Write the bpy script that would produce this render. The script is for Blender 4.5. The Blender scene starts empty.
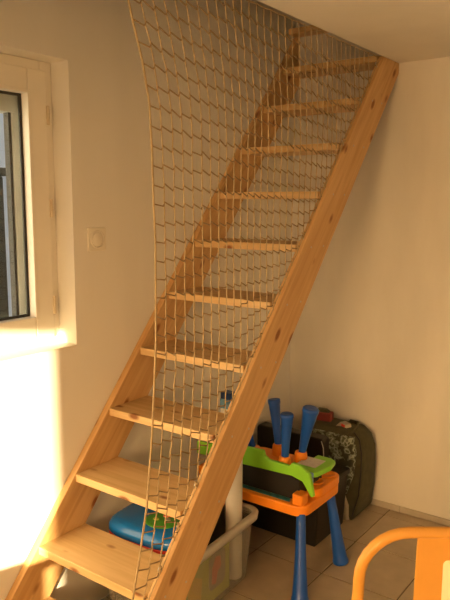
import bpy, bmesh, math, random
from mathutils import Vector, Matrix
random.seed(7)
S = bpy.context.scene
COL = S.collection

# ------------------------------------------------------------------ camera
F_PX, YAW, PITCH, ROLL = 662.24, 0.6342, -0.1451, 0.0026
CAM = Vector((2.0016, -1.2907, 1.701))
fw = Vector((-math.sin(YAW)*math.cos(PITCH), math.cos(YAW)*math.cos(PITCH), math.sin(PITCH)))
rt = Vector((math.cos(YAW), math.sin(YAW), 0)); up = rt.cross(fw)
rt, up = rt*math.cos(ROLL)+up*math.sin(ROLL), up*math.cos(ROLL)-rt*math.sin(ROLL)
cd = bpy.data.cameras.new('camera'); cam = bpy.data.objects.new('camera', cd); COL.objects.link(cam)
m = Matrix((rt, up, -fw)).transposed().to_4x4(); m.translation = CAM; cam.matrix_world = m
cd.sensor_fit = 'VERTICAL'; cd.sensor_height = 24; cd.lens = F_PX*24/600; cd.clip_start = 0.02
S.camera = cam

# ------------------------------------------------------------------ world, sun, large lights, exposure
EXPOSURE = 0.16
SUN_EL, SUN_AZ = math.radians(8.3), math.radians(60)      # low evening sun, travelling towards -x and +y
SUN_DIR = Vector((-math.cos(SUN_EL)*math.cos(SUN_AZ), math.cos(SUN_EL)*math.sin(SUN_AZ), -math.sin(SUN_EL)))
S.view_settings.view_transform = 'Standard'; S.view_settings.look = 'None'
S.view_settings.gamma = 1; S.view_settings.use_curve_mapping = False
S.view_settings.exposure = EXPOSURE
w = bpy.data.worlds.new('world'); S.world = w; w.use_nodes = True
bg = w.node_tree.nodes['Background']; bg.inputs[0].default_value = (0.62, 0.72, 0.90, 1); bg.inputs[1].default_value = 0.5
sl = bpy.data.lights.new('sun', 'SUN'); sl.energy = 34.0; sl.color = (1.0, 0.72, 0.38); sl.angle = math.radians(0.6)
so = bpy.data.objects.new('sun', sl); COL.objects.link(so)
so.rotation_euler = SUN_DIR.to_track_quat('-Z', 'Y').to_euler(); so.location = (8, -3, 4)
def area_light(name, sx, sy, energy, col, loc, rot, spread):
    l = bpy.data.lights.new(name, 'AREA'); l.shape = 'RECTANGLE'; l.size = sx; l.size_y = sy; l.energy = energy; l.color = col; l.spread = math.radians(spread)
    o = bpy.data.objects.new(name, l); COL.objects.link(o); o.location = loc; o.rotation_euler = rot
area_light('window_daylight', 1.3, 1.0, 39, (1.0, 0.55, 0.195), (1.85, -3.96, 1.45), (math.radians(71), 0, 0), 80)            # in the sunny window, faces +y
area_light('added_door_fill', 2.6, 1.9, 20, (1.0, 0.55, 0.18), (4.36, -1.9, 1.05), (math.radians(84), 0, math.radians(90)), 130)   # warm fill added at the unseen glazed door, faces -x

# ------------------------------------------------------------------ sizes taken from the photograph
W = 0.621; T = 0.03; R0 = 0.179; RISE = 0.225; RUN = 0.191; SL = RISE/RUN; DROP = 0.28
B = 2.096; C = 2.417; XR = 4.4; YF = -4.0; ZU = 4.7; WC = 0.615; SLAB = 0.24

# ------------------------------------------------------------------ materials
def nmat(name):
    mt = bpy.data.materials.new(name); mt.use_nodes = True
    nt = mt.node_tree; return mt, nt, nt.nodes['Principled BSDF']
def node(nt, t, **kw):
    n = nt.nodes.new(t)
    for k, v in kw.items(): setattr(n, k, v)
    return n
def plain(name, col, rough=0.5, var=0.12, scale=18, bump=0.0, spec=0.5, metal=0.0, bscale=None):
    mt, nt, b = nmat(name)
    tc = node(nt, 'ShaderNodeTexCoord'); nz = node(nt, 'ShaderNodeTexNoise'); nz.inputs['Scale'].default_value = scale
    nz.inputs['Detail'].default_value = 4
    nt.links.new(tc.outputs['Object'], nz.inputs['Vector'])
    rp = node(nt, 'ShaderNodeValToRGB')
    rp.color_ramp.elements[0].position = 0.3; rp.color_ramp.elements[1].position = 0.7
    rp.color_ramp.elements[0].color = tuple(c*(1-var) for c in col)+(1,)
    rp.color_ramp.elements[1].color = tuple(min(1, c*(1+var*0.5)) for c in col)+(1,)
    nt.links.new(nz.outputs['Fac'], rp.inputs[0]); nt.links.new(rp.outputs[0], b.inputs['Base Color'])
    b.inputs['Roughness'].default_value = rough; b.inputs['Metallic'].default_value = metal
    b.inputs['Specular IOR Level'].default_value = spec
    if bump:
        n2 = node(nt, 'ShaderNodeTexNoise'); n2.inputs['Scale'].default_value = bscale or scale*6; n2.inputs['Detail'].default_value = 3
        nt.links.new(tc.outputs['Object'], n2.inputs['Vector'])
        bp = node(nt, 'ShaderNodeBump'); bp.inputs['Strength'].default_value = bump; bp.inputs['Distance'].default_value = 0.004
        nt.links.new(n2.outputs['Fac'], bp.inputs['Height']); nt.links.new(bp.outputs[0], b.inputs['Normal'])
    return mt
def wood(name, axis, light=(0.68, 0.42, 0.175), dark=(0.53, 0.295, 0.10)):
    mt, nt, b = nmat(name)
    tc = node(nt, 'ShaderNodeTexCoord'); oi = node(nt, 'ShaderNodeObjectInfo')
    ad = node(nt, 'ShaderNodeVectorMath', operation='ADD'); ml = node(nt, 'ShaderNodeVectorMath', operation='SCALE')
    cb = node(nt, 'ShaderNodeCombineXYZ')
    for i in range(3): nt.links.new(oi.outputs['Random'], cb.inputs[i])
    nt.links.new(cb.outputs[0], ml.inputs[0]); ml.inputs['Scale'].default_value = 31.7
    nt.links.new(tc.outputs['Object'], ad.inputs[0]); nt.links.new(ml.outputs[0], ad.inputs[1])
    def mapped(across, along):
        mp = node(nt, 'ShaderNodeMapping'); s = [across]*3; s[axis] = along
        mp.inputs['Scale'].default_value = s; nt.links.new(ad.outputs[0], mp.inputs[0]); return mp
    g = node(nt, 'ShaderNodeTexNoise'); g.inputs['Scale'].default_value = 1; g.inputs['Detail'].default_value = 5
    g.inputs['Distortion'].default_value = 0.6
    nt.links.new(mapped(38, 2.2).outputs[0], g.inputs['Vector'])
    rp = node(nt, 'ShaderNodeValToRGB'); rp.color_ramp.elements[0].position = 0.32; rp.color_ramp.elements[1].position = 0.62
    rp.color_ramp.elements[0].color = dark+(1,); rp.color_ramp.elements[1].color = light+(1,)
    nt.links.new(g.outputs['Fac'], rp.inputs[0])
    # knots
    v = node(nt, 'ShaderNodeTexVoronoi'); v.inputs['Scale'].default_value = 1
    nt.links.new(mapped(12.5, 5.5).outputs[0], v.inputs['Vector'])
    kr = node(nt, 'ShaderNodeValToRGB'); kr.color_ramp.elements[0].position = 0.11; kr.color_ramp.elements[1].position = 0.21
    kr.color_ramp.elements[0].color = (1, 1, 1, 1); kr.color_ramp.elements[1].color = (0, 0, 0, 1)
    nt.links.new(v.outputs['Distance'], kr.inputs[0])
    mx = node(nt, 'ShaderNodeMix', data_type='RGBA'); nt.links.new(kr.outputs[0], mx.inputs['Factor'])
    nt.links.new(rp.outputs[0], mx.inputs['A']); mx.inputs['B'].default_value = (0.24, 0.09, 0.03, 1)
    nt.links.new(mx.outputs['Result'], b.inputs['Base Color'])
    b.inputs['Roughness'].default_value = 0.5; b.inputs['Specular IOR Level'].default_value = 0.3
    bp = node(nt, 'ShaderNodeBump'); bp.inputs['Strength'].default_value = 0.15; bp.inputs['Distance'].default_value = 0.002
    nt.links.new(g.outputs['Fac'], bp.inputs['Height']); nt.links.new(bp.outputs[0], b.inputs['Normal'])
    return mt
def plaster(name, col, stain=0.0):
    mt, nt, b = nmat(name)
    tc = node(nt, 'ShaderNodeTexCoord')
    n1 = node(nt, 'ShaderNodeTexNoise'); n1.inputs['Scale'].default_value = 1.6; n1.inputs['Detail'].default_value = 5
    mp = node(nt, 'ShaderNodeMapping'); mp.inputs['Scale'].default_value = (1.6, 1.6, 0.45)
    nt.links.new(tc.outputs['Object'], mp.inputs[0]); nt.links.new(mp.outputs[0], n1.inputs['Vector'])
    rp = node(nt, 'ShaderNodeValToRGB'); rp.color_ramp.elements[0].position = 0.35; rp.color_ramp.elements[1].position = 0.62
    rp.color_ramp.elements[0].color = tuple(c*(0.93-stain) for c in col)+(1,); rp.color_ramp.elements[1].color = col+(1,)
    nt.links.new(n1.outputs['Fac'], rp.inputs[0]); nt.links.new(rp.outputs[0], b.inputs['Base Color'])
    b.inputs['Roughness'].default_value = 0.75; b.inputs['Specular IOR Level'].default_value = 0.2
    n2 = node(nt, 'ShaderNodeTexNoise'); n2.inputs['Scale'].default_value = 55; n2.inputs['Detail'].default_value = 4
    nt.links.new(tc.outputs['Object'], n2.inputs['Vector'])
    bp = node(nt, 'ShaderNodeBump'); bp.inputs['Strength'].default_value = 0.18; bp.inputs['Distance'].default_value = 0.003
    nt.links.new(n2.outputs['Fac'], bp.inputs['Height']); nt.links.new(bp.outputs[0], b.inputs['Normal'])
    return mt
def glassy(name, tint, amount, rough=0.02):
    """clear pane: mostly see-through with a little reflection"""
    mt, nt, b = nmat(name); nt.nodes.remove(b)
    out = nt.nodes['Material Output']; tr = node(nt, 'ShaderNodeBsdfTransparent'); tr.inputs[0].default_value = tint+(1,)
    gl = node(nt, 'ShaderNodeBsdfGlossy'); gl.inputs['Roughness'].default_value = rough; gl.inputs[0].default_value = (1, 1, 1, 1)
    mx = node(nt, 'ShaderNodeMixShader'); mx.inputs[0].default_value = amount
    nt.links.new(tr.outputs[0], mx.inputs[1]); nt.links.new(gl.outputs[0], mx.inputs[2]); nt.links.new(mx.outputs[0], out.inputs[0])
    return mt
def milky(name, col, opac):
    mt, nt, b = nmat(name)
    out = nt.nodes['Material Output']; tr = node(nt, 'ShaderNodeBsdfTransparent'); tr.inputs[0].default_value = (0.93, 0.93, 0.90, 1)
    b.inputs['Base Color'].default_value = col+(1,); b.inputs['Roughness'].default_value = 0.35
    mx = node(nt, 'ShaderNodeMixShader'); mx.inputs[0].default_value = opac
    nt.links.new(tr.outputs[0], mx.inputs[1]); nt.links.new(b.outputs[0], mx.inputs[2]); nt.links.new(mx.outputs[0], out.inputs[0])
    return mt
def camo(name):
    mt, nt, b = nmat(name)
    tc = node(nt, 'ShaderNodeTexCoord'); nz = node(nt, 'ShaderNodeTexNoise'); nz.inputs['Scale'].default_value = 34; nz.inputs['Detail'].default_value = 1.5
    nt.links.new(tc.outputs['Object'], nz.inputs['Vector'])
    rp = node(nt, 'ShaderNodeValToRGB'); rp.color_ramp.interpolation = 'CONSTANT'
    e = rp.color_ramp.elements; e[0].color = (0.05, 0.055, 0.04, 1); e[1].position = 0.44; e[1].color = (0.17, 0.20, 0.15, 1)
    x = e.new(0.52); x.color = (0.36, 0.42, 0.36, 1); x = e.new(0.60); x.color = (0.10, 0.12, 0.08, 1)
    nt.links.new(nz.outputs['Fac'], rp.inputs[0]); nt.links.new(rp.outputs[0], b.inputs['Base Color']); b.inputs['Roughness'].default_value = 0.8
    return mt
M = {}
M['wall'] = plaster('white_wall_paint', (0.80, 0.78, 0.74))
M['wall_back'] = plaster('stained_white_wall_paint', (0.80, 0.78, 0.74), 0.10)
M['ceiling'] = plaster('ceiling_paint', (0.82, 0.80, 0.76))
M['tile'] = plain('ceramic_tile', (0.46, 0.385, 0.285), 0.35, 0.14, 9, 0.05)
M['grout'] = plain('grout', (0.13, 0.10, 0.075), 0.9, 0.2, 40)
M['plinth'] = plain('plinth_tile', (0.52, 0.47, 0.40), 0.5, 0.1, 12)
M['wood_y'] = wood('pine_stringer', 1, (0.63, 0.40, 0.185), (0.51, 0.30, 0.125)); M['wood_x'] = wood('pine_tread', 0, (0.67, 0.46, 0.235), (0.57, 0.37, 0.17))
M['pvc'] = plain('white_pvc', (0.80, 0.76, 0.68), 0.35, 0.05, 6)
M['gasket'] = plain('black_rubber', (0.03, 0.03, 0.03), 0.6)
M['alu'] = plain('grey_aluminium', (0.62, 0.62, 0.58), 0.45, 0.08, 10)
M['hinge'] = plain('brass_hinge', (0.64, 0.54, 0.40), 0.4, 0.1, 20)
M['glass'] = glassy('window_glass', (0.96, 0.98, 0.98), 0.035)
M['facade'] = plain('pale_blue_render', (0.78, 0.86, 0.97), 0.8, 0.1, 6)
M['post'] = plain('dark_exterior_post', (0.035, 0.04, 0.035), 0.7, 0.3, 14)
M['ground'] = plain('exterior_gravel', (0.35, 0.33, 0.30), 0.9, 0.3, 8)
M['plate'] = plain('switch_plastic', (0.78, 0.74, 0.66), 0.4, 0.03)
M['crosscord'] = plain('shaded_net_cord', (0.27, 0.185, 0.095), 0.85, 0.2, 60)  # same cord as the uprights; shade on the rows put into a darker colour
M['cord'] = plain('beige_net_cord', (0.42, 0.31, 0.17), 0.85, 0.2, 60)
M['steel'] = plain('zinc_hook', (0.55, 0.53, 0.50), 0.35, 0.1, 30, metal=0.8)
M['blue'] = plain('blue_toy_plastic', (0.008, 0.085, 0.46), 0.35, 0.05)
M['orange'] = plain('orange_toy_plastic', (0.90, 0.28, 0.015), 0.38, 0.05)
M['green'] = plain('lime_toy_plastic', (0.23, 0.62, 0.03), 0.38, 0.05)
M['black'] = plain('black_plastic', (0.010, 0.009, 0.008), 0.45, 0.2)
M['blackboard'] = plain('black_board', (0.011, 0.010, 0.009), 0.6, 0.2)
M['teal'] = plain('teal_print', (0.03, 0.16, 0.18), 0.5, 0.5, 45)
M['paper'] = plain('grey_paper', (0.62, 0.60, 0.55), 0.7, 0.15, 60)
M['olive'] = plain('olive_fabric', (0.075, 0.072, 0.038), 0.85, 0.25, 25, 0.4)
M['camo'] = camo('camouflage_fabric')
M['beige'] = plain('beige_fabric', (0.42, 0.37, 0.28), 0.85, 0.15, 25)
M['red'] = plain('red_print', (0.62, 0.035, 0.03), 0.5, 0.1)
M['dullred'] = plain('dull_red_print', (0.24, 0.035, 0.025), 0.6, 0.2)
M['bin'] = milky('milky_clear_plastic', (0.72, 0.70, 0.64), 0.21)
M['binrim'] = milky('milky_plastic_rim', (0.74, 0.72, 0.66), 0.82)
M['white'] = plain('white_card', (0.76, 0.75, 0.73), 0.55, 0.05)
M['case'] = plain('glossy_blue_plastic', (0.008, 0.17, 0.60), 0.22, 0.06)
M['emblem'] = plain('green_print', (0.06, 0.32, 0.03), 0.4, 0.3, 30)
M['lime'] = plain('yellow_green_toy', (0.50, 0.56, 0.08), 0.5, 0.1)
M['yellow'] = plain('yellow_toy', (0.80, 0.55, 0.06), 0.5, 0.1)
M['salmon'] = plain('salmon_toy', (0.75, 0.20, 0.12), 0.5, 0.1)
M['chair'] = plain('mustard_painted_steel', (0.66, 0.325, 0.06), 0.38, 0.04)
M['cream'] = plain('pale_cream', (0.95, 0.88, 0.62), 0.5, 0.03)
M['tabletop'] = wood('oak_table', 1, (0.55, 0.36, 0.18), (0.40, 0.24, 0.10))
M['skyblue'] = plain('light_blue_print', (0.20, 0.42, 0.68), 0.4, 0.35, 40)
M['darkblue'] = plain('dark_blue_cap', (0.01, 0.05, 0.20), 0.35, 0.05)

# ------------------------------------------------------------------ helpers
def finish(name, bm, mat, parent=None, smooth=False, bevel=0.0, seg=2):
    me = bpy.data.meshes.new(name)
    bmesh.ops.recalc_face_normals(bm, faces=bm.faces)
    bm.to_mesh(me); bm.free()
    me.materials.append(M[mat])
    o = bpy.data.objects.new(name, me); COL.objects.link(o)
    if smooth:
        for p in me.polygons: p.use_smooth = True
    if bevel:
        md = o.modifiers.new('bevel', 'BEVEL'); md.width = bevel; md.segments = seg; md.limit_method = 'ANGLE'; md.angle_limit = 0.6
    if parent: o.parent = parent
    return o
def tag(o, label, cat, group=None):
    o['label'] = label; o['category'] = cat
    if group: o['group'] = group
    return o
def thing(name, label, cat, loc=(0, 0, 0), rz=0.0, group=None):
    o = bpy.data.objects.new(name, None); COL.objects.link(o); o.empty_display_size = 0.05
    o.location = loc; o.rotation_euler = (0, 0, rz)
    return tag(o, label, cat, group)
def struct(o):
    o['kind'] = 'structure'; return o
def box(bm, x0, x1, y0, y1, z0, z1):
    v = [bm.verts.new(p) for p in ((x0,y0,z0),(x1,y0,z0),(x1,y1,z0),(x0,y1,z0),(x0,y0,z1),(x1,y0,z1),(x1,y1,z1),(x0,y1,z1))]
    for f in ((3,2,1,0),(4,5,6,7),(0,1,5,4),(1,2,6,5),(2,3,7,6),(3,0,4,7)): bm.faces.new([v[i] for i in f])
    return v
def boxes(*bs):
    bm = bmesh.new()
    for b in bs: box(bm, *b)
    return bm
def prism(pts, axis, a, b):
    """extrude a polygon given in the two other axes along `axis` from a to b"""
    bm = bmesh.new()
    def mk(p, h):
        q = list(p); q.insert(axis, h); return q
    A = [bm.verts.new(mk(p, a)) for p in pts]; Bv = [bm.verts.new(mk(p, b)) for p in pts]
    bm.faces.new(A); bm.faces.new(Bv[::-1]); n = len(pts)
    for i in range(n): bm.faces.new((A[i], Bv[i], Bv[(i+1) % n], A[(i+1) % n]))
    return bm
def rrect(x0, x1, y0, y1, r, n=5):
    pts = []
    for cx, cy, a0 in ((x1-r, y1-r, 0), (x0+r, y1-r, 90), (x0+r, y0+r, 180), (x1-r, y0+r, 270)):
        for k in range(n+1):
            a = math.radians(a0+90*k/n); pts.append((cx+r*math.cos(a), cy+r*math.sin(a)))
    return pts
def lathe(prof, n=20, bm=None, mat=None):
    bm = bm or bmesh.new(); rings = []
    for r, z in prof:
        ring = []
        for i in range(n):
            a = 2*math.pi*i/n; p = Vector((r*math.cos(a), r*math.sin(a), z))
            if mat is not None: p = mat @ p
            ring.append(bm.verts.new(p))
        rings.append(ring)
    for a, b in zip(rings, rings[1:]):
        for i in range(n): bm.faces.new((a[i], a[(i+1) % n], b[(i+1) % n], b[i]))
    bm.faces.new(rings[0][::-1]); bm.faces.new(rings[-1])
    return bm
def tube(bm, pts, r, n=5):
    pts = [Vector(p) for p in pts]; rings = []
    for i, p in enumerate(pts):
        d = (pts[min(i+1, len(pts)-1)]-pts[max(i-1, 0)]).normalized()
        a = d.cross(Vector((0.31, 0.9, 0.27)))
        if a.length < 0.05: a = d.cross(Vector((1, 0, 0)))
        a.normalize(); b = d.cross(a)
        rr = r[i] if isinstance(r, (list, tuple)) else r
        rings.append([bm.verts.new(p+(a*math.cos(2*math.pi*k/n)+b*math.sin(2*math.pi*k/n))*rr) for k in range(n)])
    for A, Bq in zip(rings, rings[1:]):
        for k in range(n): bm.faces.new((A[k], A[(k+1) % n], Bq[(k+1) % n], Bq[k]))
    bm.faces.new(rings[0][::-1]); bm.faces.new(rings[-1])
    return bm
def aim(p, q):
    """matrix that puts the lathe's z axis from p towards q"""
    d = Vector(q)-Vector(p)
    return Matrix.Translation(Vector(p)) @ d.to_track_quat('Z', 'Y').to_matrix().to_4x4()

# ------------------------------------------------------------------ room shell
# floor: grout bed with one tile object each
GT = 0.363; TX, TY = 0.668, 1.648
floor = struct(finish('floor', boxes((0, XR, YF, B, -0.12, -0.004)), 'grout'))
def tile_mesh(w_, d_):
    bm = bmesh.new(); g = 0.0028; h = 0.0012
    lo = [(g, g), (w_-g, g), (w_-g, d_-g), (g, d_-g)]; hi = [(g+h, g+h), (w_-g-h, g+h), (w_-g-h, d_-g-h), (g+h, d_-g-h)]
    a = [bm.verts.new((x, y, -0.006)) for x, y in lo]; b = [bm.verts.new((x, y, 0)) for x, y in hi]
    bm.faces.new(b)
    for i in range(4): bm.faces.new((a[i], a[(i+1) % 4], b[(i+1) % 4], b[i]))
    return bm
proto = {}
ny0, ny1 = math.floor((YF-TY)/GT), math.ceil((B-TY)/GT)
nx0, nx1 = math.floor((0-TX)/GT), math.ceil((XR-TX)/GT)
for i in range(nx0, nx1):
    for j in range(ny0, ny1):
        x0, x1 = max(0, TX+i*GT), min(XR, TX+(i+1)*GT); y0, y1 = max(YF, TY+j*GT), min(B, TY+(j+1)*GT)
        if x1-x0 < 0.02 or y1-y0 < 0.02: continue
        key = (round(x1-x0, 4), round(y1-y0, 4))
        if key in proto:
            o = proto[key].copy(); COL.objects.link(o)
        else:
            o = proto[key] = finish('tile', tile_mesh(*key), 'tile', floor)
        o.location = (x0, y0, random.uniform(-0.0006, 0.0004))
# left wall with the window opening
WY0, WY1, WZ0, WZ1 = -0.78, 0.437, 1.136, 2.229; WT = 0.30
struct(finish('wall_left', boxes((-WT, 0, YF, WY0, 0, ZU), (-WT, 0, WY1, B+0.2, 0, ZU), (-WT, 0, WY0, WY1, 0, WZ0), (-WT, 0, WY0, WY1, WZ1, ZU)), 'wall'))
struct(finish('wall_back', boxes((0, XR+0.2, B, B+0.2, 0, ZU)), 'wall_back'))
# right wall with an unseen glazed door, added for the warm side fill
DY0, DY1, DZ1 = -3.3, -0.5, 2.1
struct(finish('wall_right', boxes((XR, XR+0.2, YF, DY0, 0, ZU), (XR, XR+0.2, DY1, B, 0, ZU), (XR, XR+0.2, DY0, DY1, DZ1, ZU)), 'wall'))
d1 = struct(finish('door_1', boxes(*[(XR+0.08, XR+0.14, y, y+0.07, 0.0, DZ1) for y in (DY0, DY0+0.91, DY0+1.82, DY1-0.07)], (XR+0.08, XR+0.14, DY0, DY1, 0.0, 0.08), (XR+0.08, XR+0.14, DY0, DY1, DZ1-0.08, DZ1)), 'pvc'))
for y in (DY0+0.07, DY0+0.98, DY0+1.89):
    finish('pane', boxes((XR+0.105, XR+0.115, y, y+0.84, 0.08, DZ1-0.08)), 'glass', d1)
# wall behind the camera: window that lets the evening sun in
tA = 1/math.tan(SUN_AZ); tE = math.tan(SUN_EL)/math.sin(SUN_AZ)
def sunpt(y, z, y1):                      # the ray that ends at (0, y, z) on the left wall, where it passes y1
    return (y-y1)*tA, z+(y-y1)*tE
SX1, SZ0 = sunpt(0.365, 0.14, YF); SX0 = SX1-1.35; SZ1 = sunpt(0.355, 1.20, YF)[1]
struct(finish('wall_front', boxes((0, SX0, YF-0.06, YF, 0, ZU), (SX1, XR+0.2, YF-0.06, YF, 0, ZU), (SX0, SX1, YF-0.06, YF, 0, SZ0), (SX0, SX1, YF-0.06, YF, SZ1, ZU)), 'wall'))
# ceiling with the stair opening, upper storey above
struct(finish('ceiling', boxes((WC, XR, YF, B, C, C+SLAB), (0, WC, YF, -0.25, C, C+SLAB)), 'ceiling'))
struct(finish('ceiling_upper', boxes((-WT, XR+0.05, YF-0.2, B+0.2, ZU, ZU+0.15)), 'ceiling'))
# plinth along the back wall, in tile lengths
bb = struct(finish('baseboard_back', boxes((0.0, XR, B-0.004, B, 0.0, 0.034)), 'grout'))
x = 0.0; k = 0
while x < XR-0.05:
    x1 = min(XR, x+GT)
    finish('plinth_tile', boxes((x+0.0015, x1-0.0015, B-0.011, B-0.002, 0.002, 0.036)), 'plinth', bb, bevel=0.0012, seg=1); x = x1

# ------------------------------------------------------------------ window in the left wall
XW = -0.10                                    # room face of the fixed frame
win = struct(finish('window_1', boxes(
    (XW-0.055, XW, WY1-0.055, WY1, WZ0, WZ1), (XW-0.055, XW, WY0, WY0+0.055, WZ0, WZ1),
    (XW-0.055, XW, WY0+0.055, WY1-0.055, WZ1-0.055, WZ1), (XW-0.055, XW, WY0+0.055, WY1-0.055, WZ0, WZ0+0.055)), 'pvc', bevel=0.004))
YM = (WY0+WY1)/2
def sash(y0, y1):
    xs = XW+0.012; z0, z1 = WZ0+0.035, WZ1-0.035; bw = 0.088
    s = finish('sash', boxes((XW-0.05, xs, y0, y0+bw, z0, z1), (XW-0.05, xs, y1-bw, y1, z0, z1), (XW-0.05, xs, y0+bw, y1-bw, z0, z0+bw), (XW-0.05, xs, y0+bw, y1-bw, z1-bw, z1)), 'pvc', win, bevel=0.005)
    a0, a1, b0, b1 = y0+bw, y1-bw, z0+bw, z1-bw
    bd = 0.012
    finish('glazing_bead', boxes((XW-0.026, xs+0.003, a0-0.010, a0+0.003, b0-0.010, b1+0.010), (XW-0.026, xs+0.003, a1-0.003, a1+0.010, b0-0.010, b1+0.010), (XW-0.026, xs+0.003, a0+0.003, a1-0.003, b0-0.010, b0+0.003), (XW-0.026, xs+0.003, a0+0.003, a1-0.003, b1-0.003, b1+0.010)), 'pvc', s, bevel=0.002)
    finish('gasket', boxes((XW-0.035, XW-0.028, a0, a0+bd, b0, b1), (XW-0.035, XW-0.028, a1-bd, a1, b0, b1), (XW-0.035, XW-0.028, a0+bd, a1-bd, b0, b0+bd), (XW-0.035, XW-0.028, a0+bd, a1-bd, b1-bd, b1)), 'gasket', s)
    finish('pane', boxes((XW-0.042, XW-0.036, a0+0.001, a1-0.001, b0+0.001, b1-0.001)), 'glass', s)
sash(YM+0.002, WY1-0.032); sash(WY0+0.032, YM-0.002)
for z in (2.03, 1.68, 1.30):
    h = bmesh.new(); lathe([(0.006, z-0.035), (0.0065, z-0.033), (0.0065, z+0.033), (0.006, z+0.035)], 10, h, Matrix.Translation((XW+0.016, WY1-0.034, 0)))
    finish('hinge', h, 'hinge', win, smooth=True)
# sill board
finish('window_sill', boxes((XW, 0.002, WY0+0.001, WY1-0.001, WZ0, WZ0+0.008)), 'pvc', win, bevel=0.002)
# outer aluminium shutter frame
of = thing('shutter_frame', 'grey aluminium outer frame seen through the window pane', 'frame', (-0.26, (WY0+WY1)/2, WZ0))
def wpart(name, mat, *bs, parent=of):
    o = finish(name, boxes(*[(a-parent.location.x, b-parent.location.x, c-parent.location.y, d-parent.location.y, e-parent.location.z, f-parent.location.z) for a, b, c, d, e, f in bs]), mat, parent); return o
wpart('head_rail', 'alu', (-0.27, -0.20, WY0, WY1, WZ1-0.185, WZ1))
wpart('side_rail', 'alu', (-0.26, -0.21, 0.334, WY1, WZ0, WZ1-0.185))
wpart('side_rail', 'alu', (-0.26, -0.21, WY0, WY0+0.1, WZ0, WZ1-0.185))
wpart('seal', 'gasket', (-0.25, -0.22, 0.322, 0.334, WZ0, WZ1-0.185))
# exterior
gr = struct(finish('ground', boxes((-9, 14, -12, 9, -0.32, -0.12)), 'ground'))
nb = thing('neighbour_wall', 'pale blue rendered outside wall seen through the window', 'wall', (-2.6, 1.5, -0.12))
finish('wall_face', boxes((-0.1, 0.1, -5, 5, 0, 4.2)), 'facade', nb)
finish('coping', boxes((-0.14, 0.14, -5, 5, 4.2, 4.28)), 'alu', nb)
ps = thing('garden_post', 'dark weathered post standing outside beyond the window glass', 'post', (-0.9, 0.575, -0.12))
finish('shaft', boxes((-0.06, 0.06, -0.155, 0.155, 0, 1.95)), 'post', ps, bevel=0.01); finish('cap', boxes((-0.075, 0.075, -0.17, 0.17, 1.95, 1.99)), 'post', ps)

# window in the wall behind the camera
w2 = struct(finish('window_2', boxes((SX0-0.03, SX0, YF-0.05, YF-0.01, SZ0-0.03, SZ1+0.03), (SX1, SX1+0.03, YF-0.05, YF-0.01, SZ0-0.03, SZ1+0.03), (SX0, SX1, YF-0.05, YF-0.01, SZ0-0.03, SZ0), (SX0, SX1, YF-0.05, YF-0.01, SZ1, SZ1+0.03)), 'pvc'))
finish('pane', boxes((SX0, SX1, YF-0.035, YF-0.03, SZ0, SZ1)), 'glass', w2)
# unseen house block, added to keep the low sun off the glazed door
nh = thing('sun_block_house', 'unseen rendered house added to block low sun at the glazed door', 'house', (9.5, -5.5, -0.12))
finish('house_wall', boxes((-1.5, 1.5, -5.2, 5.2, 0, 3.6)), 'facade', nh)
finish('roof', prism([(-1.8, 3.6), (1.8, 3.6), (0, 4.9)], 1, -5.4, 5.4), 'post', nh)

# ------------------------------------------------------------------ round light switch
sw = thing('light_switch', 'cream square wall switch with a round rocker beside the window', 'switch', (0.0, 0.553, 1.556))
finish('plate', prism(rrect(-0.047, 0.047, -0.047, 0.047, 0.006), 0, 0.0005, 0.009), 'plate', sw, bevel=0.002)
finish('ring', lathe([(0.036, 0.0088), (0.036, 0.0125), (0.033, 0.0135), (0.031, 0.0125), (0.031, 0.009)], 28, None, Matrix.Rotation(math.pi/2, 4, 'Y')), 'plate', sw, smooth=True)
finish('rocker', lathe([(0.029, 0.0088), (0.029, 0.012), (0.026, 0.0135)], 28, None, Matrix.Rotation(math.pi/2, 4, 'Y')), 'plate', sw, smooth=True)

# ------------------------------------------------------------------ staircase
PHI = math.atan(SL); cP, sP = math.cos(PHI), math.sin(PHI)
st = thing('staircase', 'open pine ladder staircase with plank treads rising along the white wall', 'staircase', (0, 0, 0))
def loc2(y, z): return (y*cP+(z-R0)*sP, -y*sP+(z-R0)*cP)      # into the sloping frame
def stringer(x0, x1, poly):
    bm = prism([loc2(*q) for q in poly], 0, x0, x1)
    o = finish('stringer', bm, 'wood_y', st, bevel=0.003); o.location = (0, 0, R0); o.rotation_euler = (PHI, 0, 0); return o
top = lambda y: R0+SL*y
yb0 = -R0/SL; yb1 = (DROP-R0)/SL
BE = B-0.004; CE = C-0.002
stringer(0.002, 0.034, [(yb0, 0.002), (yb1, 0.002), (BE, top(BE)-DROP), (BE, top(BE))])
stringer(W-T, W, [(yb0, 0.002), (yb1, 0.002), (BE, top(BE)-DROP), (BE, CE), ((CE-R0)/SL, CE)])
TT = 0.032; TD = 0.236
for k in range(0, 12):
    z = R0+RISE*k; y = RUN*k; d = min(TD, BE-0.001-y)
    if k == 11: y = BE-0.09; d = 0.088
    xr = W-T
    if k > 10: xr = WC-0.004
    # the front right corner is cut back where the tread meets the stringer
    pts = [(0.010, 0.0), (xr-0.012, 0.0), (xr-0.012, 0.022), (xr+(0 if k > 10 else 0.004), 0.03), (xr+(0 if k > 10 else 0.004), d), (0.010, d)]
    o = finish('tread', prism(pts, 2, -TT, 0.0), 'wood_x', st, bevel=0.003); o.location = (0, y, z)
# screw heads on the outer stringer face
for k in range(1, 10):
    for dy in (0.06, 0.17):
        o = finish('screw', lathe([(0.0045, 0), (0.0045, 0.0008), (0.002, 0.0012)], 8, None, Matrix.Translation((W, RUN*k+dy, R0+RISE*k-0.013)) @ Matrix.Rotation(math.pi/2, 4, 'Y')), 'steel', st)

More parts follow.
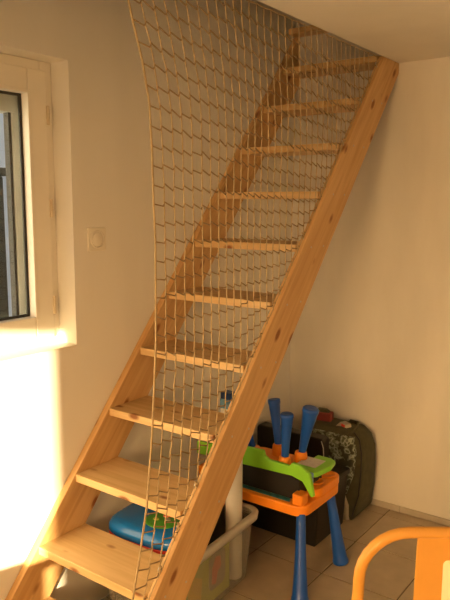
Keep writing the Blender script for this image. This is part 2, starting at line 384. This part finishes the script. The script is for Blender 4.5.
# ------------------------------------------------------------------ safety net in the plane of the outer stringer
XN = W-T/2
BORD = [(2.42, 0.095), (2.271, 0.145), (2.207, 0.164), (2.116, 0.195), (1.997, 0.222), (1.86, 0.233), (1.71, 0.241), (1.587, 0.249), (1.431, 0.246), (1.272, 0.24), (1.137, 0.228), (0.948, 0.215), (0.726, 0.192), (0.54, 0.146), (0.444, 0.116), (0.30, 0.075), (0.26, 0.06)]
def yb(z):
    for (z1, y1), (z0, y0) in zip(BORD, BORD[1:]):
        if z >= z0: return y0+(y1-y0)*(z-z0)/(z1-z0)
    return BORD[-1][1]
PIT = 0.046; ROW = 0.0585
def colY(i, z): return 0.245+i*PIT+(yb(z)-0.245)*math.exp(-i*0.10)
def xoff(y, z): return XN+0.004*math.sin(9*y+3)+0.004*math.sin(7*z)
def rowZ(j, y):
    z = 2.40-ROW*j; d = y-yb(z)
    if z > 1.35: z -= 0.07*d*min(1, (z-1.35)/0.6)
    else: z -= 0.05*math.sin(min(d, 0.6)/0.6*math.pi)*0.6
    gap = z-top(y)                                  # pulled towards the hooks near the stringer
    return z+0.02*math.exp(-abs(gap)/0.05)
net = thing('safety_net', 'beige knotted cord safety net hanging beside the stair', 'net', (XN, 0.24, 0))
def npart(name, bm, mat='cord'):
    for v in bm.verts: v.co -= net.location
    return finish(name, bm, mat, net, smooth=True)
NC = 38
jit = {}
def J(i, j):
    if (i, j) not in jit: jit[(i, j)] = (random.gauss(0, 0.0015), random.gauss(0, 0.002))
    return jit[(i, j)]
NR = 37
ends = []
for i in range(NC):
    pts = []
    if i == 0:
        for z, y in BORD:
            if z > top(y)+0.002: pts.append((xoff(y, z), y, z))
        npart('border_cord', tube(bmesh.new(), pts, 0.0034, 6)); continue
    yy = colY(i, C)
    if top(yy) < C: pts.append((xoff(yy, C), yy, C-0.003))
    for j in range(NR):
        z = 2.40-ROW*j; y = colY(i, z); z = rowZ(j, y)
        a, b = J(i, j); y += a; z += b
        if z > C-0.01: continue
        if z < top(y)+0.004: break
        if top(y)-0.0 > C-0.02: break
        pts.append((xoff(y, z), y, z+0.007)); pts.append((xoff(y, z), y+0.0015, z-0.007))
    if len(pts) < 2: continue
    x, y, z = pts[-1]
    for _ in range(20): 
        z2 = top(y)+0.001
        pts_end = (XN, y, z2); break
    if z-z2 > 0.004: pts.append(pts_end)
    npart('net_strand', tube(bmesh.new(), pts, 0.0023))
for j in range(NR):
    pts = []
    z0 = 2.40-ROW*j; y = yb(z0); pts.append((xoff(y, z0), y, rowZ(j, y)))
    for i in range(1, NC):
        y = colY(i, z0); z = rowZ(j, y); a, b = J(i, j); y += a; z += b
        if z < top(y)+0.004 or z > C-0.004: break
        pts += [(xoff(y, z), y-0.004, z-0.007), (xoff(y, z), y+0.004, z+0.006)]
    if z0 < top(yb(z0))+0.01: continue
    y, z = pts[-1][1], pts[-1][2]
    if 0 < z-top(y) < 0.10 and y+0.03 < 1.9: pts.append((XN, y+0.012, max(top(y+0.012)+0.001, min(z, z-0.002))))
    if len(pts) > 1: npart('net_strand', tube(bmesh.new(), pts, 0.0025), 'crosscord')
# lacing along the top edge of the stringer and along the ceiling edge, with hooks
lace = []
y = 0.075
while y < 1.88:
    lace.append((XN, y, top(y)+0.0045+0.0065*abs(math.sin((y-0.06)*math.pi/0.0955)))); y += 0.012
npart('lacing_cord', tube(bmesh.new(), lace, 0.0019))
npart('lacing_cord', tube(bmesh.new(), [(XN, 0.095+k*0.05, C-0.006-0.004*(k % 2)) for k in range(36)], 0.002))
for y in (0.252, 0.348, 0.445, 0.625, 0.815, 0.985, 1.165, 1.345, 1.515, 1.69, 1.85):
    bm = bmesh.new(); z = top(y)
    tube(bm, [(XN, y, z), (XN, y-0.006, z+0.009)], 0.0018, 6)
    ring = [(XN, y-0.010+0.007*math.cos(a), z+0.014+0.007*math.sin(a)) for a in [k*math.pi/6 for k in range(12)]]
    tube(bm, ring, 0.0018, 6); npart('hook', bm, 'steel')
    bm = bmesh.new(); tube(bm, [(XN, y-0.018, z+0.004), (XN+0.003, y-0.008, z+0.012), (XN-0.003, y, z+0.010), (XN+0.002, y-0.006, z+0.020), (XN, y-0.014, z+0.028)], 0.0035, 5)
    npart('knot', bm)

# ------------------------------------------------------------------ toy activity table
def club(p, q, r1, r0):
    """flared leg with a rim: wide end of radius r1 at p, narrow end of radius r0 at q"""
    p, q = Vector(p), Vector(q); n = (q-p).length
    prof = [(r1*0.35, 0.003), (r1*0.93, 0.0), (r1*1.02, 0.004), (r1*1.03, 0.016), (r1*0.94, 0.026), (r1*0.88, 0.05)]
    for k in range(1, 8):
        t = k/7; prof.append((r0+(r1*0.88-r0)*(1-t)**1.7, 0.05+(n-0.05)*t))
    return lathe(prof, 20, None, aim(p, q))
tt = thing('activity_table', 'orange toy activity table with flared blue legs, lime green lid and black board', 'toy table', (0.37, 1.26, 0))
def tp(name, bm, mat, par=None, **k):
    for v in bm.verts: v.co -= tt.location
    return finish(name, bm, mat, par or tt, **k)
tray = tp('tray', prism(rrect(0.075, 0.685, 1.075, 1.445, 0.06, 6), 2, 0.352, 0.400), 'orange', bevel=0.008, seg=3)
bm = prism(rrect(0.58, 0.685, 1.20, 1.445, 0.05, 6), 2, 0.398, 0.437); tp('cup_block', bm, 'orange', tray, bevel=0.006, seg=3)
for x, y, r in ((0.635, 1.385, 0.034), (0.63, 1.285, 0.030)):
    tp('cup_well', lathe([(r, 0.4372), (r+0.004, 0.4374), (r+0.004, 0.443), (r, 0.4435), (r-0.002, 0.4385), (0.004, 0.438)], 20, None, Matrix.Translation((x, y, 0))), 'orange', tray, smooth=True)
tp('corner_post', prism(rrect(0.615, 0.668, 1.088, 1.15, 0.012), 2, 0.398, 0.448), 'orange', tray, bevel=0.006, seg=3)
tp('corner_post', prism(rrect(0.09, 0.143, 1.088, 1.15, 0.012), 2, 0.398, 0.448), 'orange', tray, bevel=0.006, seg=3)
tp('board', prism([(1.135, 0.40), (1.129, 0.497), (1.34, 0.497), (1.34, 0.40)], 0, 0.105, 0.628), 'blackboard')
tp('printed_mat', prism([(0.16, 1.10), (0.60, 1.10), (0.585, 1.128), (0.175, 1.128)], 2, 0.4, 0.4035), 'teal')
# lid with a stepped front lip
lip = [(0.07, 0.498), (0.60, 0.518), (0.655, 0.505), (0.700, 0.445), (0.712, 0.450), (0.690, 0.545), (0.645, 0.575), (0.600, 0.578), (0.590, 0.560), (0.48, 0.563), (0.458, 0.575), (0.45, 0.600), (0.33, 0.596), (0.318, 0.572), (0.07, 0.560)]
tp('shelf', boxes((0.075, 0.605, 1.128, 1.35, 0.497, 0.507)), 'black')
lid = tp('lid', prism([(0.60, 1.125), (0.66, 1.125), (0.70, 1.16), (0.715, 1.26), (0.70, 1.335), (0.67, 1.35), (0.60, 1.35)], 2, 0.517, 0.540), 'green', bevel=0.006, seg=3)
tp('lip', prism(lip, 1, 1.108, 1.128), 'green', lid, bevel=0.004)
tp('sticker', boxes((0.575, 0.668, 1.20, 1.30, 0.540, 0.5412)), 'paper', lid)
tp('clip', boxes((0.668, 0.690, 1.132, 1.150, 0.47, 0.541)), 'skyblue', lid, bevel=0.004)
for (fx, fy), (hx, hy) in zip(((0.70, 1.03), (0.70, 1.42), (0.06, 1.40), (0.06, 1.135)), ((0.655, 1.105), (0.640, 1.400), (0.11, 1.40), (0.11, 1.105))):
    tp('leg', club((fx, fy, 0.0), (hx, hy, 0.36), 0.037, 0.0205), 'blue', smooth=True)
# upturned stool lying on the lid
ts = thing('toy_stool', 'upturned toy stool with four blue legs on the lime lid', 'toy stool', (0.46, 1.23, 0.5075))
def sp(name, bm, mat, **k):
    for v in bm.verts: v.co -= ts.location
    return finish(name, bm, mat, ts, **k)
sp('seat', prism(rrect(0.29, 0.597, 1.135, 1.325, 0.04, 6), 2, 0.5075, 0.522), 'orange', bevel=0.004, seg=3)
for b_, t_ in (((0.350, 1.19, 0.54), (0.28, 1.16, 0.77)), ((0.425, 1.285, 0.553), (0.392, 1.29, 0.785)), ((0.53, 1.17, 0.553), (0.54, 1.165, 0.775)), ((0.558, 1.265, 0.54), (0.607, 1.262, 0.788))):
    bx, by, _ = b_
    sp('socket', lathe([(0.033, 0.521), (0.029, 0.560), (0.026, 0.572), (0.021, 0.574)], 16, None, Matrix.Translation((bx, by, 0))), 'orange', smooth=False)
    sp('leg', club(t_, b_, 0.037 if bx > 0.55 else 0.029, 0.0165), 'blue', smooth=True)

# little blue bottle standing on the lid, half hidden by the stringer
bt = thing('drink_carton', 'small light blue printed carton with a dark blue cap behind the net', 'carton', (0.17, 1.23, 0.5075))
finish('body', prism(rrect(-0.035, 0.035, -0.03, 0.03, 0.010), 2, 0, 0.255), 'skyblue', bt, bevel=0.003)
finish('print', prism(rrect(-0.026, 0.026, 0.12, 0.21, 0.008), 1, -0.0312, -0.0302), 'white', bt)
finish('red_mark', prism([(-0.016, 0.14), (0.014, 0.145), (0.010, 0.175), (-0.012, 0.17)], 1, -0.0322, -0.0312), 'salmon', bt)
finish('cap', prism(rrect(-0.033, 0.033, -0.028, 0.028, 0.012), 2, 0.255, 0.288), 'darkblue', bt, bevel=0.004)

# ------------------------------------------------------------------ black crate, case on it, bag, things on the bag
cr = thing('storage_crate', 'black plastic storage crate behind the toy table', 'crate', (0.30, 1.63, 0))
bm = bmesh.new()
lo = [(-0.235, -0.165, 0), (0.235, -0.165, 0), (0.235, 0.15, 0), (-0.235, 0.15, 0)]; hi = [(-0.25, -0.175, 0.29), (0.250, -0.175, 0.29), (0.250, 0.16, 0.29), (-0.25, 0.16, 0.29)]
A = [bm.verts.new(v) for v in lo]; H = [bm.verts.new(v) for v in hi]; bm.faces.new(A); bm.faces.new(H)
for i in range(4): bm.faces.new((A[i], A[(i+1) % 4], H[(i+1) % 4], H[i]))
finish('body', bm, 'black', cr, bevel=0.012, seg=3)
finish('lid', prism(rrect(-0.258, 0.262, -0.180, 0.168, 0.02), 2, 0.29, 0.318), 'black', cr, bevel=0.006)
finish('handle', boxes((0.250, 0.266, -0.06, 0.05, 0.24, 0.265)), 'black', cr, bevel=0.004)
for x in (-0.12, 0.12): finish('latch', boxes((x-0.03, x+0.03, -0.186, -0.178, 0.25, 0.31)), 'black', cr, bevel=0.003)
lc = thing('carry_case', 'flat black case standing on the black crate', 'case', (0.24, 1.70, 0.318))
finish('shell', prism(rrect(-0.20, 0.215, 0.001, 0.165, 0.02), 1, -0.02, 0.05), 'black', lc, bevel=0.006)
finish('zip_piping', tube(bmesh.new(), [(0.216, -0.021, 0.01), (0.222, -0.022, 0.05), (0.218, -0.023, 0.12), (0.205, -0.023, 0.155)], 0.0025, 6), 'paper', lc, smooth=True)

bag = thing('duffel_bag', 'olive fabric bag with a camouflage panel leaning in the corner', 'bag', (0.40, 1.96, 0))
def loft(secs):
    bm = bmesh.new(); rings = []
    for z, x0, x1, y0, y1, r in secs: rings.append([bm.verts.new((x, y, z)) for x, y in rrect(x0, x1, y0, y1, r, 5)])
    n = len(rings[0])
    for a, b in zip(rings, rings[1:]):
        for i in range(n): bm.faces.new((a[i], a[(i+1) % n], b[(i+1) % n], b[i]))
    bm.faces.new(rings[0]); bm.faces.new(rings[-1]); return bm
finish('body', loft([(0.002, -0.19, 0.155, -0.125, 0.105, 0.02), (0.03, -0.20, 0.175, -0.135, 0.115, 0.03), (0.15, -0.20, 0.190, -0.128, 0.120, 0.04), (0.28, -0.20, 0.195, -0.118, 0.118, 0.045), (0.38, -0.20, 0.190, -0.105, 0.118, 0.05), (0.44, -0.195, 0.170, -0.09, 0.112, 0.05), (0.472, -0.18, 0.13, -0.07, 0.10, 0.04), (0.482, -0.15, 0.09, -0.04, 0.08, 0.03)]), 'olive', bag, smooth=True)
finish('camouflage_panel', loft([(0.15, -0.17, 0.125, -0.148, -0.11, 0.012), (0.26, -0.18, 0.160, -0.142, -0.10, 0.014), (0.38, -0.18, 0.162, -0.126, -0.09, 0.014), (0.455, -0.16, 0.135, -0.104, -0.06, 0.014)]), 'camo', bag, smooth=True)
finish('side_patch', loft([(0.006, 0.07, 0.145, -0.148, -0.11, 0.012), (0.09, 0.075, 0.140, -0.150, -0.11, 0.012), (0.145, 0.085, 0.115, -0.148, -0.11, 0.012)]), 'beige', bag, smooth=True)
finish('strap', tube(bmesh.new(), [(0.10, -0.09, 0.455), (0.125, -0.03, 0.492), (0.10, 0.04, 0.497), (0.04, 0.07, 0.487)], 0.009, 8), 'olive', bag, smooth=True)
finish('seam', tube(bmesh.new(), [(0.160, -0.130, 0.03), (0.188, -0.118, 0.15), (0.192, -0.105, 0.28), (0.186, -0.092, 0.38), (0.165, -0.078, 0.445), (0.125, -0.06, 0.474)], 0.004, 6), 'black', bag, smooth=True)
rb = thing('red_packet', 'small red and olive packet on top of the bag', 'packet', (0.31, 1.97, 0.4825), 0.2)
finish('packet_body', prism(rrect(-0.045, 0.045, 0.0, 0.05, 0.01), 1, -0.025, 0.025), 'dullred', rb, bevel=0.004)
finish('packet_flap', loft([(0.05, -0.05, 0.03, -0.022, 0.022, 0.008), (0.066, -0.04, 0.01, -0.016, 0.016, 0.006)]), 'olive', rb, bevel=0.003)
tg = thing('folded_note', 'pinkish folded cloth tag on top of the bag', 'tag', (0.45, 1.915, 0.4835), -0.4)
finish('tag_sheet', prism([(-0.04, 0.0), (0.0, 0.035), (0.045, 0.03), (0.05, 0.012), (0.01, 0.012)], 1, -0.02, 0.02), 'beige', tg, bevel=0.003)
finish('tag_print', boxes((0.012, 0.04, -0.0225, -0.0205, 0.015, 0.028)), 'red', tg)

# ------------------------------------------------------------------ clear storage bin and its contents
BR = math.radians(3.5)
bn = thing('storage_bin', 'milky clear plastic storage bin under the stair', 'bin', (0.275, 0.745, 0), BR)
HX, HY, HB = 0.205, 0.318, 0.312
def shell(bm, th):
    def ring(x, y, z, r): return [bm.verts.new((a, b, z)) for a, b in rrect(-x, x, -y, y, r, 5)]
    o0 = ring(HX-0.035, HY-0.035, 0.004, 0.045); o1 = ring(HX-0.03, HY-0.03, 0.012, 0.05); o2 = ring(HX-0.008, HY-0.008, HB, 0.055)
    i2 = ring(HX-0.008-th, HY-0.008-th, HB, 0.052); i1 = ring(HX-0.03-th, HY-0.03-th, 0.016, 0.047)
    n = len(o0)
    for a, b in ((o0, o1), (o1, o2), (o2, i2), (i2, i1)):
        for k in range(n): bm.faces.new((a[k], a[(k+1) % n], b[(k+1) % n], b[k]))
    bm.faces.new(o0); bm.faces.new(i1)
b_ = bmesh.new(); shell(b_, 0.003); finish('tub', b_, 'bin', bn, smooth=True)
b_ = bmesh.new()
def rimring(x, y, z, r): return [b_.verts.new((p, q, z)) for p, q in rrect(-x, x, -y, y, r, 6)]
rr = [rimring(HX-0.008, HY-0.008, HB-0.028, 0.055), rimring(HX+0.010, HY+0.010, HB-0.026, 0.066), rimring(HX+0.014, HY+0.014, HB+0.002, 0.07), rimring(HX+0.008, HY+0.008, HB+0.008, 0.066), rimring(HX-0.012, HY-0.012, HB+0.006, 0.052)]
for a, b in list(zip(rr, rr[1:]))+[(rr[-1], rr[0])]:
    for k in range(len(a)): b_.faces.new((a[k], a[(k+1) % len(a)], b[(k+1) % len(a)], b[k]))
finish('rim', b_, 'binrim', bn, smooth=True)
for x in (-0.13, 0.13):
    for y in (-0.24, 0.24):
        finish('castor', lathe([(0.018, -0.012), (0.02, -0.010), (0.02, 0.010), (0.018, 0.012)], 14, None, Matrix.Translation((x, y, 0.0)) @ Matrix.Rotation(math.pi/2, 4, 'Y') @ Matrix.Translation((0, 0, 0))), 'paper', bn).location.z = 0.0
bn.location.z = 0.0205
RZ = Matrix.Translation((0.275, 0.745, 0.0205)) @ Matrix.Rotation(BR, 4, 'Z')
def inbin(name, label, cat, x, y, z, rz=0.0):
    p = RZ @ Vector((x, y, z)); return thing(name, label, cat, p, BR+rz)
tb = inbin('paper_roll', 'white paper roll standing upright in the clear bin', 'paper roll', 0.127, 0.222, 0.017)
finish('roll', lathe([(0.035, 0.0), (0.037, 0.004), (0.037, 0.62), (0.033, 0.622), (0.031, 0.60)], 24), 'white', tb, smooth=True)
gb = inbin('game_box', 'black game box with a red label in the clear bin', 'box', 0.035, 0.215, 0.017, 0.15)
finish('carton', boxes((-0.02, 0.02, -0.07, 0.055, 0, 0.40)), 'black', gb, bevel=0.003)
finish('red_label', boxes((0.02, 0.0212, -0.068, 0.05, 0.30, 0.385)), 'red', gb)
finish('label_mark', prism([(-0.05, 0.335), (-0.02, 0.325), (-0.018, 0.335), (-0.04, 0.365)], 0, 0.0212, 0.0222), 'white', gb)
by = inbin('yellow_toy_ball', 'yellow green toy ball inside the clear bin', 'ball', 0.075, -0.060, 0.079)
finish('ball', lathe([(0.06*math.sin(math.pi*k/12)+0.0005, -0.06*math.cos(math.pi*k/12)) for k in range(13)], 22), 'lime', by, smooth=True)
finish('band', lathe([(0.0602, -0.008), (0.0612, 0), (0.0602, 0.008)], 22), 'yellow', by, smooth=True)
ty = inbin('toy_blocks_truck', 'salmon and yellow plastic toy truck inside the clear bin', 'toy truck', 0.09, 0.064, 0.017, math.pi/2)
finish('chassis', prism(rrect(-0.055, 0.055, -0.04, 0.04, 0.01), 2, 0.025, 0.06), 'yellow', ty, bevel=0.004)
finish('cab', prism([(-0.055, 0.06), (0.0, 0.06), (-0.005, 0.15), (-0.045, 0.15)], 1, -0.036, 0.036), 'salmon', ty, bevel=0.005)
finish('bed', prism([(0.005, 0.06), (0.055, 0.06), (0.06, 0.12), (0.005, 0.12)], 1, -0.038, 0.038), 'lime', ty, bevel=0.004)
for x in (-0.032, 0.032):
    for y in (-0.041, 0.041): finish('wheel', lathe([(0.02, -0.006), (0.024, -0.004), (0.024, 0.004), (0.02, 0.006)], 16, None, Matrix.Translation((x, y, 0.0245)) @ Matrix.Rotation(math.pi/2, 4, 'X')), 'black', ty)
tb2 = inbin('yellow_toy_bucket', 'lime toy bucket inside the clear bin', 'bucket', 0.055, -0.203, 0.017)
finish('bucket', lathe([(0.055, 0), (0.058, 0.004), (0.075, 0.15), (0.079, 0.152), (0.079, 0.16), (0.073, 0.158), (0.055, 0.01)], 22), 'lime', tb2, smooth=True)
finish('bail', tube(bmesh.new(), [(0.074*math.cos(a), 0.03*math.sin(a)*0, 0.15+0.06*math.sin(a)) for a in [math.pi*k/12 for k in range(13)]], 0.003, 6), 'yellow', tb2, smooth=True)
bk = inbin('picture_book', 'yellow green picture book standing against the side of the clear bin', 'book', 0.150, -0.03, 0.017)
finish('book_block', boxes((-0.006, 0.006, -0.18, 0.17, 0, 0.235)), 'lime', bk, bevel=0.002)
finish('cover_print', prism(rrect(0.01, 0.135, 0.05, 0.21, 0.03), 0, 0.006, 0.0072), 'beige', bk)
finish('cover_figure', prism([(0.03, 0.08), (0.06, 0.07), (0.075, 0.12), (0.10, 0.13), (0.095, 0.18), (0.06, 0.19), (0.035, 0.15)], 0, 0.0072, 0.0084), 'salmon', bk)
finish('cover_figure', prism([(-0.13, 0.05), (-0.05, 0.04), (-0.04, 0.14), (-0.09, 0.17), (-0.14, 0.12)], 0, 0.006, 0.0072), 'yellow', bk)
# blue case lying across the rim
ca = thing('toy_case', 'glossy blue toy case with a green oval emblem resting on the clear bin', 'toy case', (0.262, 0.612, 0.342), 0.08)
def squirc(sx, sy, y0, n=40, e=3.2):
    pts = []
    for k in range(n):
        a = 2*math.pi*k/n; c, s = math.cos(a), math.sin(a)
        pts.append((sx*abs(c)**(2/e)*(1 if c >= 0 else -1), y0+sy*abs(s)**(2/e)*(1 if s >= 0 else -1)))
    return pts
def stack(secs, e=2.8):
    bm = bmesh.new(); rings = []
    for z, sx, sy in secs: rings.append([bm.verts.new((x, y, z)) for x, y in squirc(sx, sy, 0, 44, e)])
    n = len(rings[0])
    for a, b in zip(rings, rings[1:]):
        for i in range(n): bm.faces.new((a[i], a[(i+1) % n], b[(i+1) % n], b[i]))
    bm.faces.new(rings[0]); bm.faces.new(rings[-1]); return bm
finish('base_shell', stack([(0.0, 0.178, 0.130), (0.004, 0.188, 0.138), (0.018, 0.192, 0.142)], 3.4), 'paper', ca, smooth=True)
finish('red_rim', stack([(0.018, 0.193, 0.143), (0.020, 0.195, 0.145), (0.030, 0.195, 0.145), (0.032, 0.193, 0.143)], 3.4), 'red', ca, smooth=True)
lidc = finish('lid', stack([(0.032, 0.193, 0.142), (0.038, 0.196, 0.146), (0.058, 0.194, 0.144), (0.074, 0.184, 0.136), (0.083, 0.168, 0.122), (0.086, 0.145, 0.10), (0.087, 0.02, 0.015)], 3.4), 'case', ca, smooth=True)
finish('emblem', stack([(0.0, 0.075, 0.066), (0.004, 0.074, 0.065), (0.006, 0.06, 0.052)], 2.0), 'emblem', lidc, smooth=True).location = (0.04, -0.022, 0.0845)
for k, (x, y, m_) in enumerate(((0.035, 0.012, 'salmon'), (0.06, -0.01, 'beige'), (0.05, 0.022, 'red'), (0.015, -0.03, 'lime'))):
    finish('emblem_detail', stack([(0, 0.014, 0.011), (0.003, 0.012, 0.009)], 2.0), m_, lidc).location = (x, y, 0.0902)
finish('carry_handle', tube(bmesh.new(), [(-0.06, -0.140, 0.02), (-0.055, -0.160, 0.02), (0.055, -0.160, 0.02), (0.06, -0.140, 0.02)], 0.007, 8), 'red', ca, smooth=True)

# ------------------------------------------------------------------ mustard metal chair near the camera
c0 = Vector((1.545, 0.293, 0)); ang = YAW
ch = thing('metal_chair', 'mustard painted tubular metal chair with an arched back in the foreground', 'chair', c0, ang)
# local x runs along the back, local y away from the camera (seat side)
ZT = 0.892; HW = 0.232; rad = 0.0145
arch = [(-HW-0.012, 0.03, 0.44), (-HW-0.008, 0.02, 0.60), (-HW, 0.005, 0.72)]
for k in range(9):
    a = math.pi-math.pi/2*k/8; arch.append((-HW+0.125+0.125*math.cos(a), 0.0, ZT-0.125+0.125*math.sin(a)))
arch += [(-x, y, z) for x, y, z in arch[::-1]]
finish('back_tube', tube(bmesh.new(), arch, rad, 12), 'chair', ch, smooth=True)
finish('splat', prism([(-0.098, 0.44), (0.098, 0.44), (0.090, ZT-0.012), (-0.090, ZT-0.012)], 1, -0.004, 0.004), 'chair', ch, bevel=0.003)
pn = finish('cream_shape', prism(rrect(-0.024, 0.024, 0.52, ZT-0.072, 0.012), 1, -0.0058, -0.0042), 'cream', ch); pn['label'] = 'cream rounded shape on the splat'  # flat cream shape laid on the splat
finish('seat', prism(rrect(-0.215, 0.215, 0.0, 0.39, 0.06, 6), 2, 0.435, 0.455), 'chair', ch, bevel=0.008, seg=3)
for sx in (-1, 1):
    finish('leg', tube(bmesh.new(), [(sx*0.235, 0.03, 0.45), (sx*0.25, -0.03, 0.001)], [0.016, 0.012], 10), 'chair', ch, smooth=True)
    finish('leg', tube(bmesh.new(), [(sx*0.19, 0.36, 0.44), (sx*0.215, 0.40, 0.001)], [0.016, 0.012], 10), 'chair', ch, smooth=True)
for y0_, y1_ in ((0.0, 0.38),):
    finish('brace', tube(bmesh.new(), [(-0.235, 0.0, 0.25), (0.19, 0.375, 0.25)], 0.007, 8), 'chair', ch, smooth=True)
    finish('brace', tube(bmesh.new(), [(0.235, 0.0, 0.25), (-0.19, 0.375, 0.25)], 0.007, 8), 'chair', ch, smooth=True)

# ------------------------------------------------------------------ unseen table added behind the camera so its top cuts the low sun
tx1, tz1 = sunpt(0.20, 0.345, -2.0)
dt = thing('sun_cut_table', 'unseen oak table added behind the camera to shade the sun patch', 'table', (tx1-0.32, -2.27, 0))
finish('table_top', boxes((-0.40, 0.40, -0.27, 0.27, tz1-0.035, tz1)), 'tabletop', dt, bevel=0.004)
finish('apron', boxes((-0.36, 0.36, -0.23, -0.21, tz1-0.12, tz1-0.035), (-0.36, 0.36, 0.21, 0.23, tz1-0.12, tz1-0.035), (-0.36, -0.34, -0.21, 0.21, tz1-0.12, tz1-0.035), (0.34, 0.36, -0.21, 0.21, tz1-0.12, tz1-0.035)), 'tabletop', dt)
for sx in (-1, 1):
    for sy in (-1, 1): finish('leg', boxes((sx*0.35-0.03, sx*0.35+0.03, sy*0.22-0.025, sy*0.22+0.025, 0, tz1-0.035)), 'tabletop', dt, bevel=0.003)
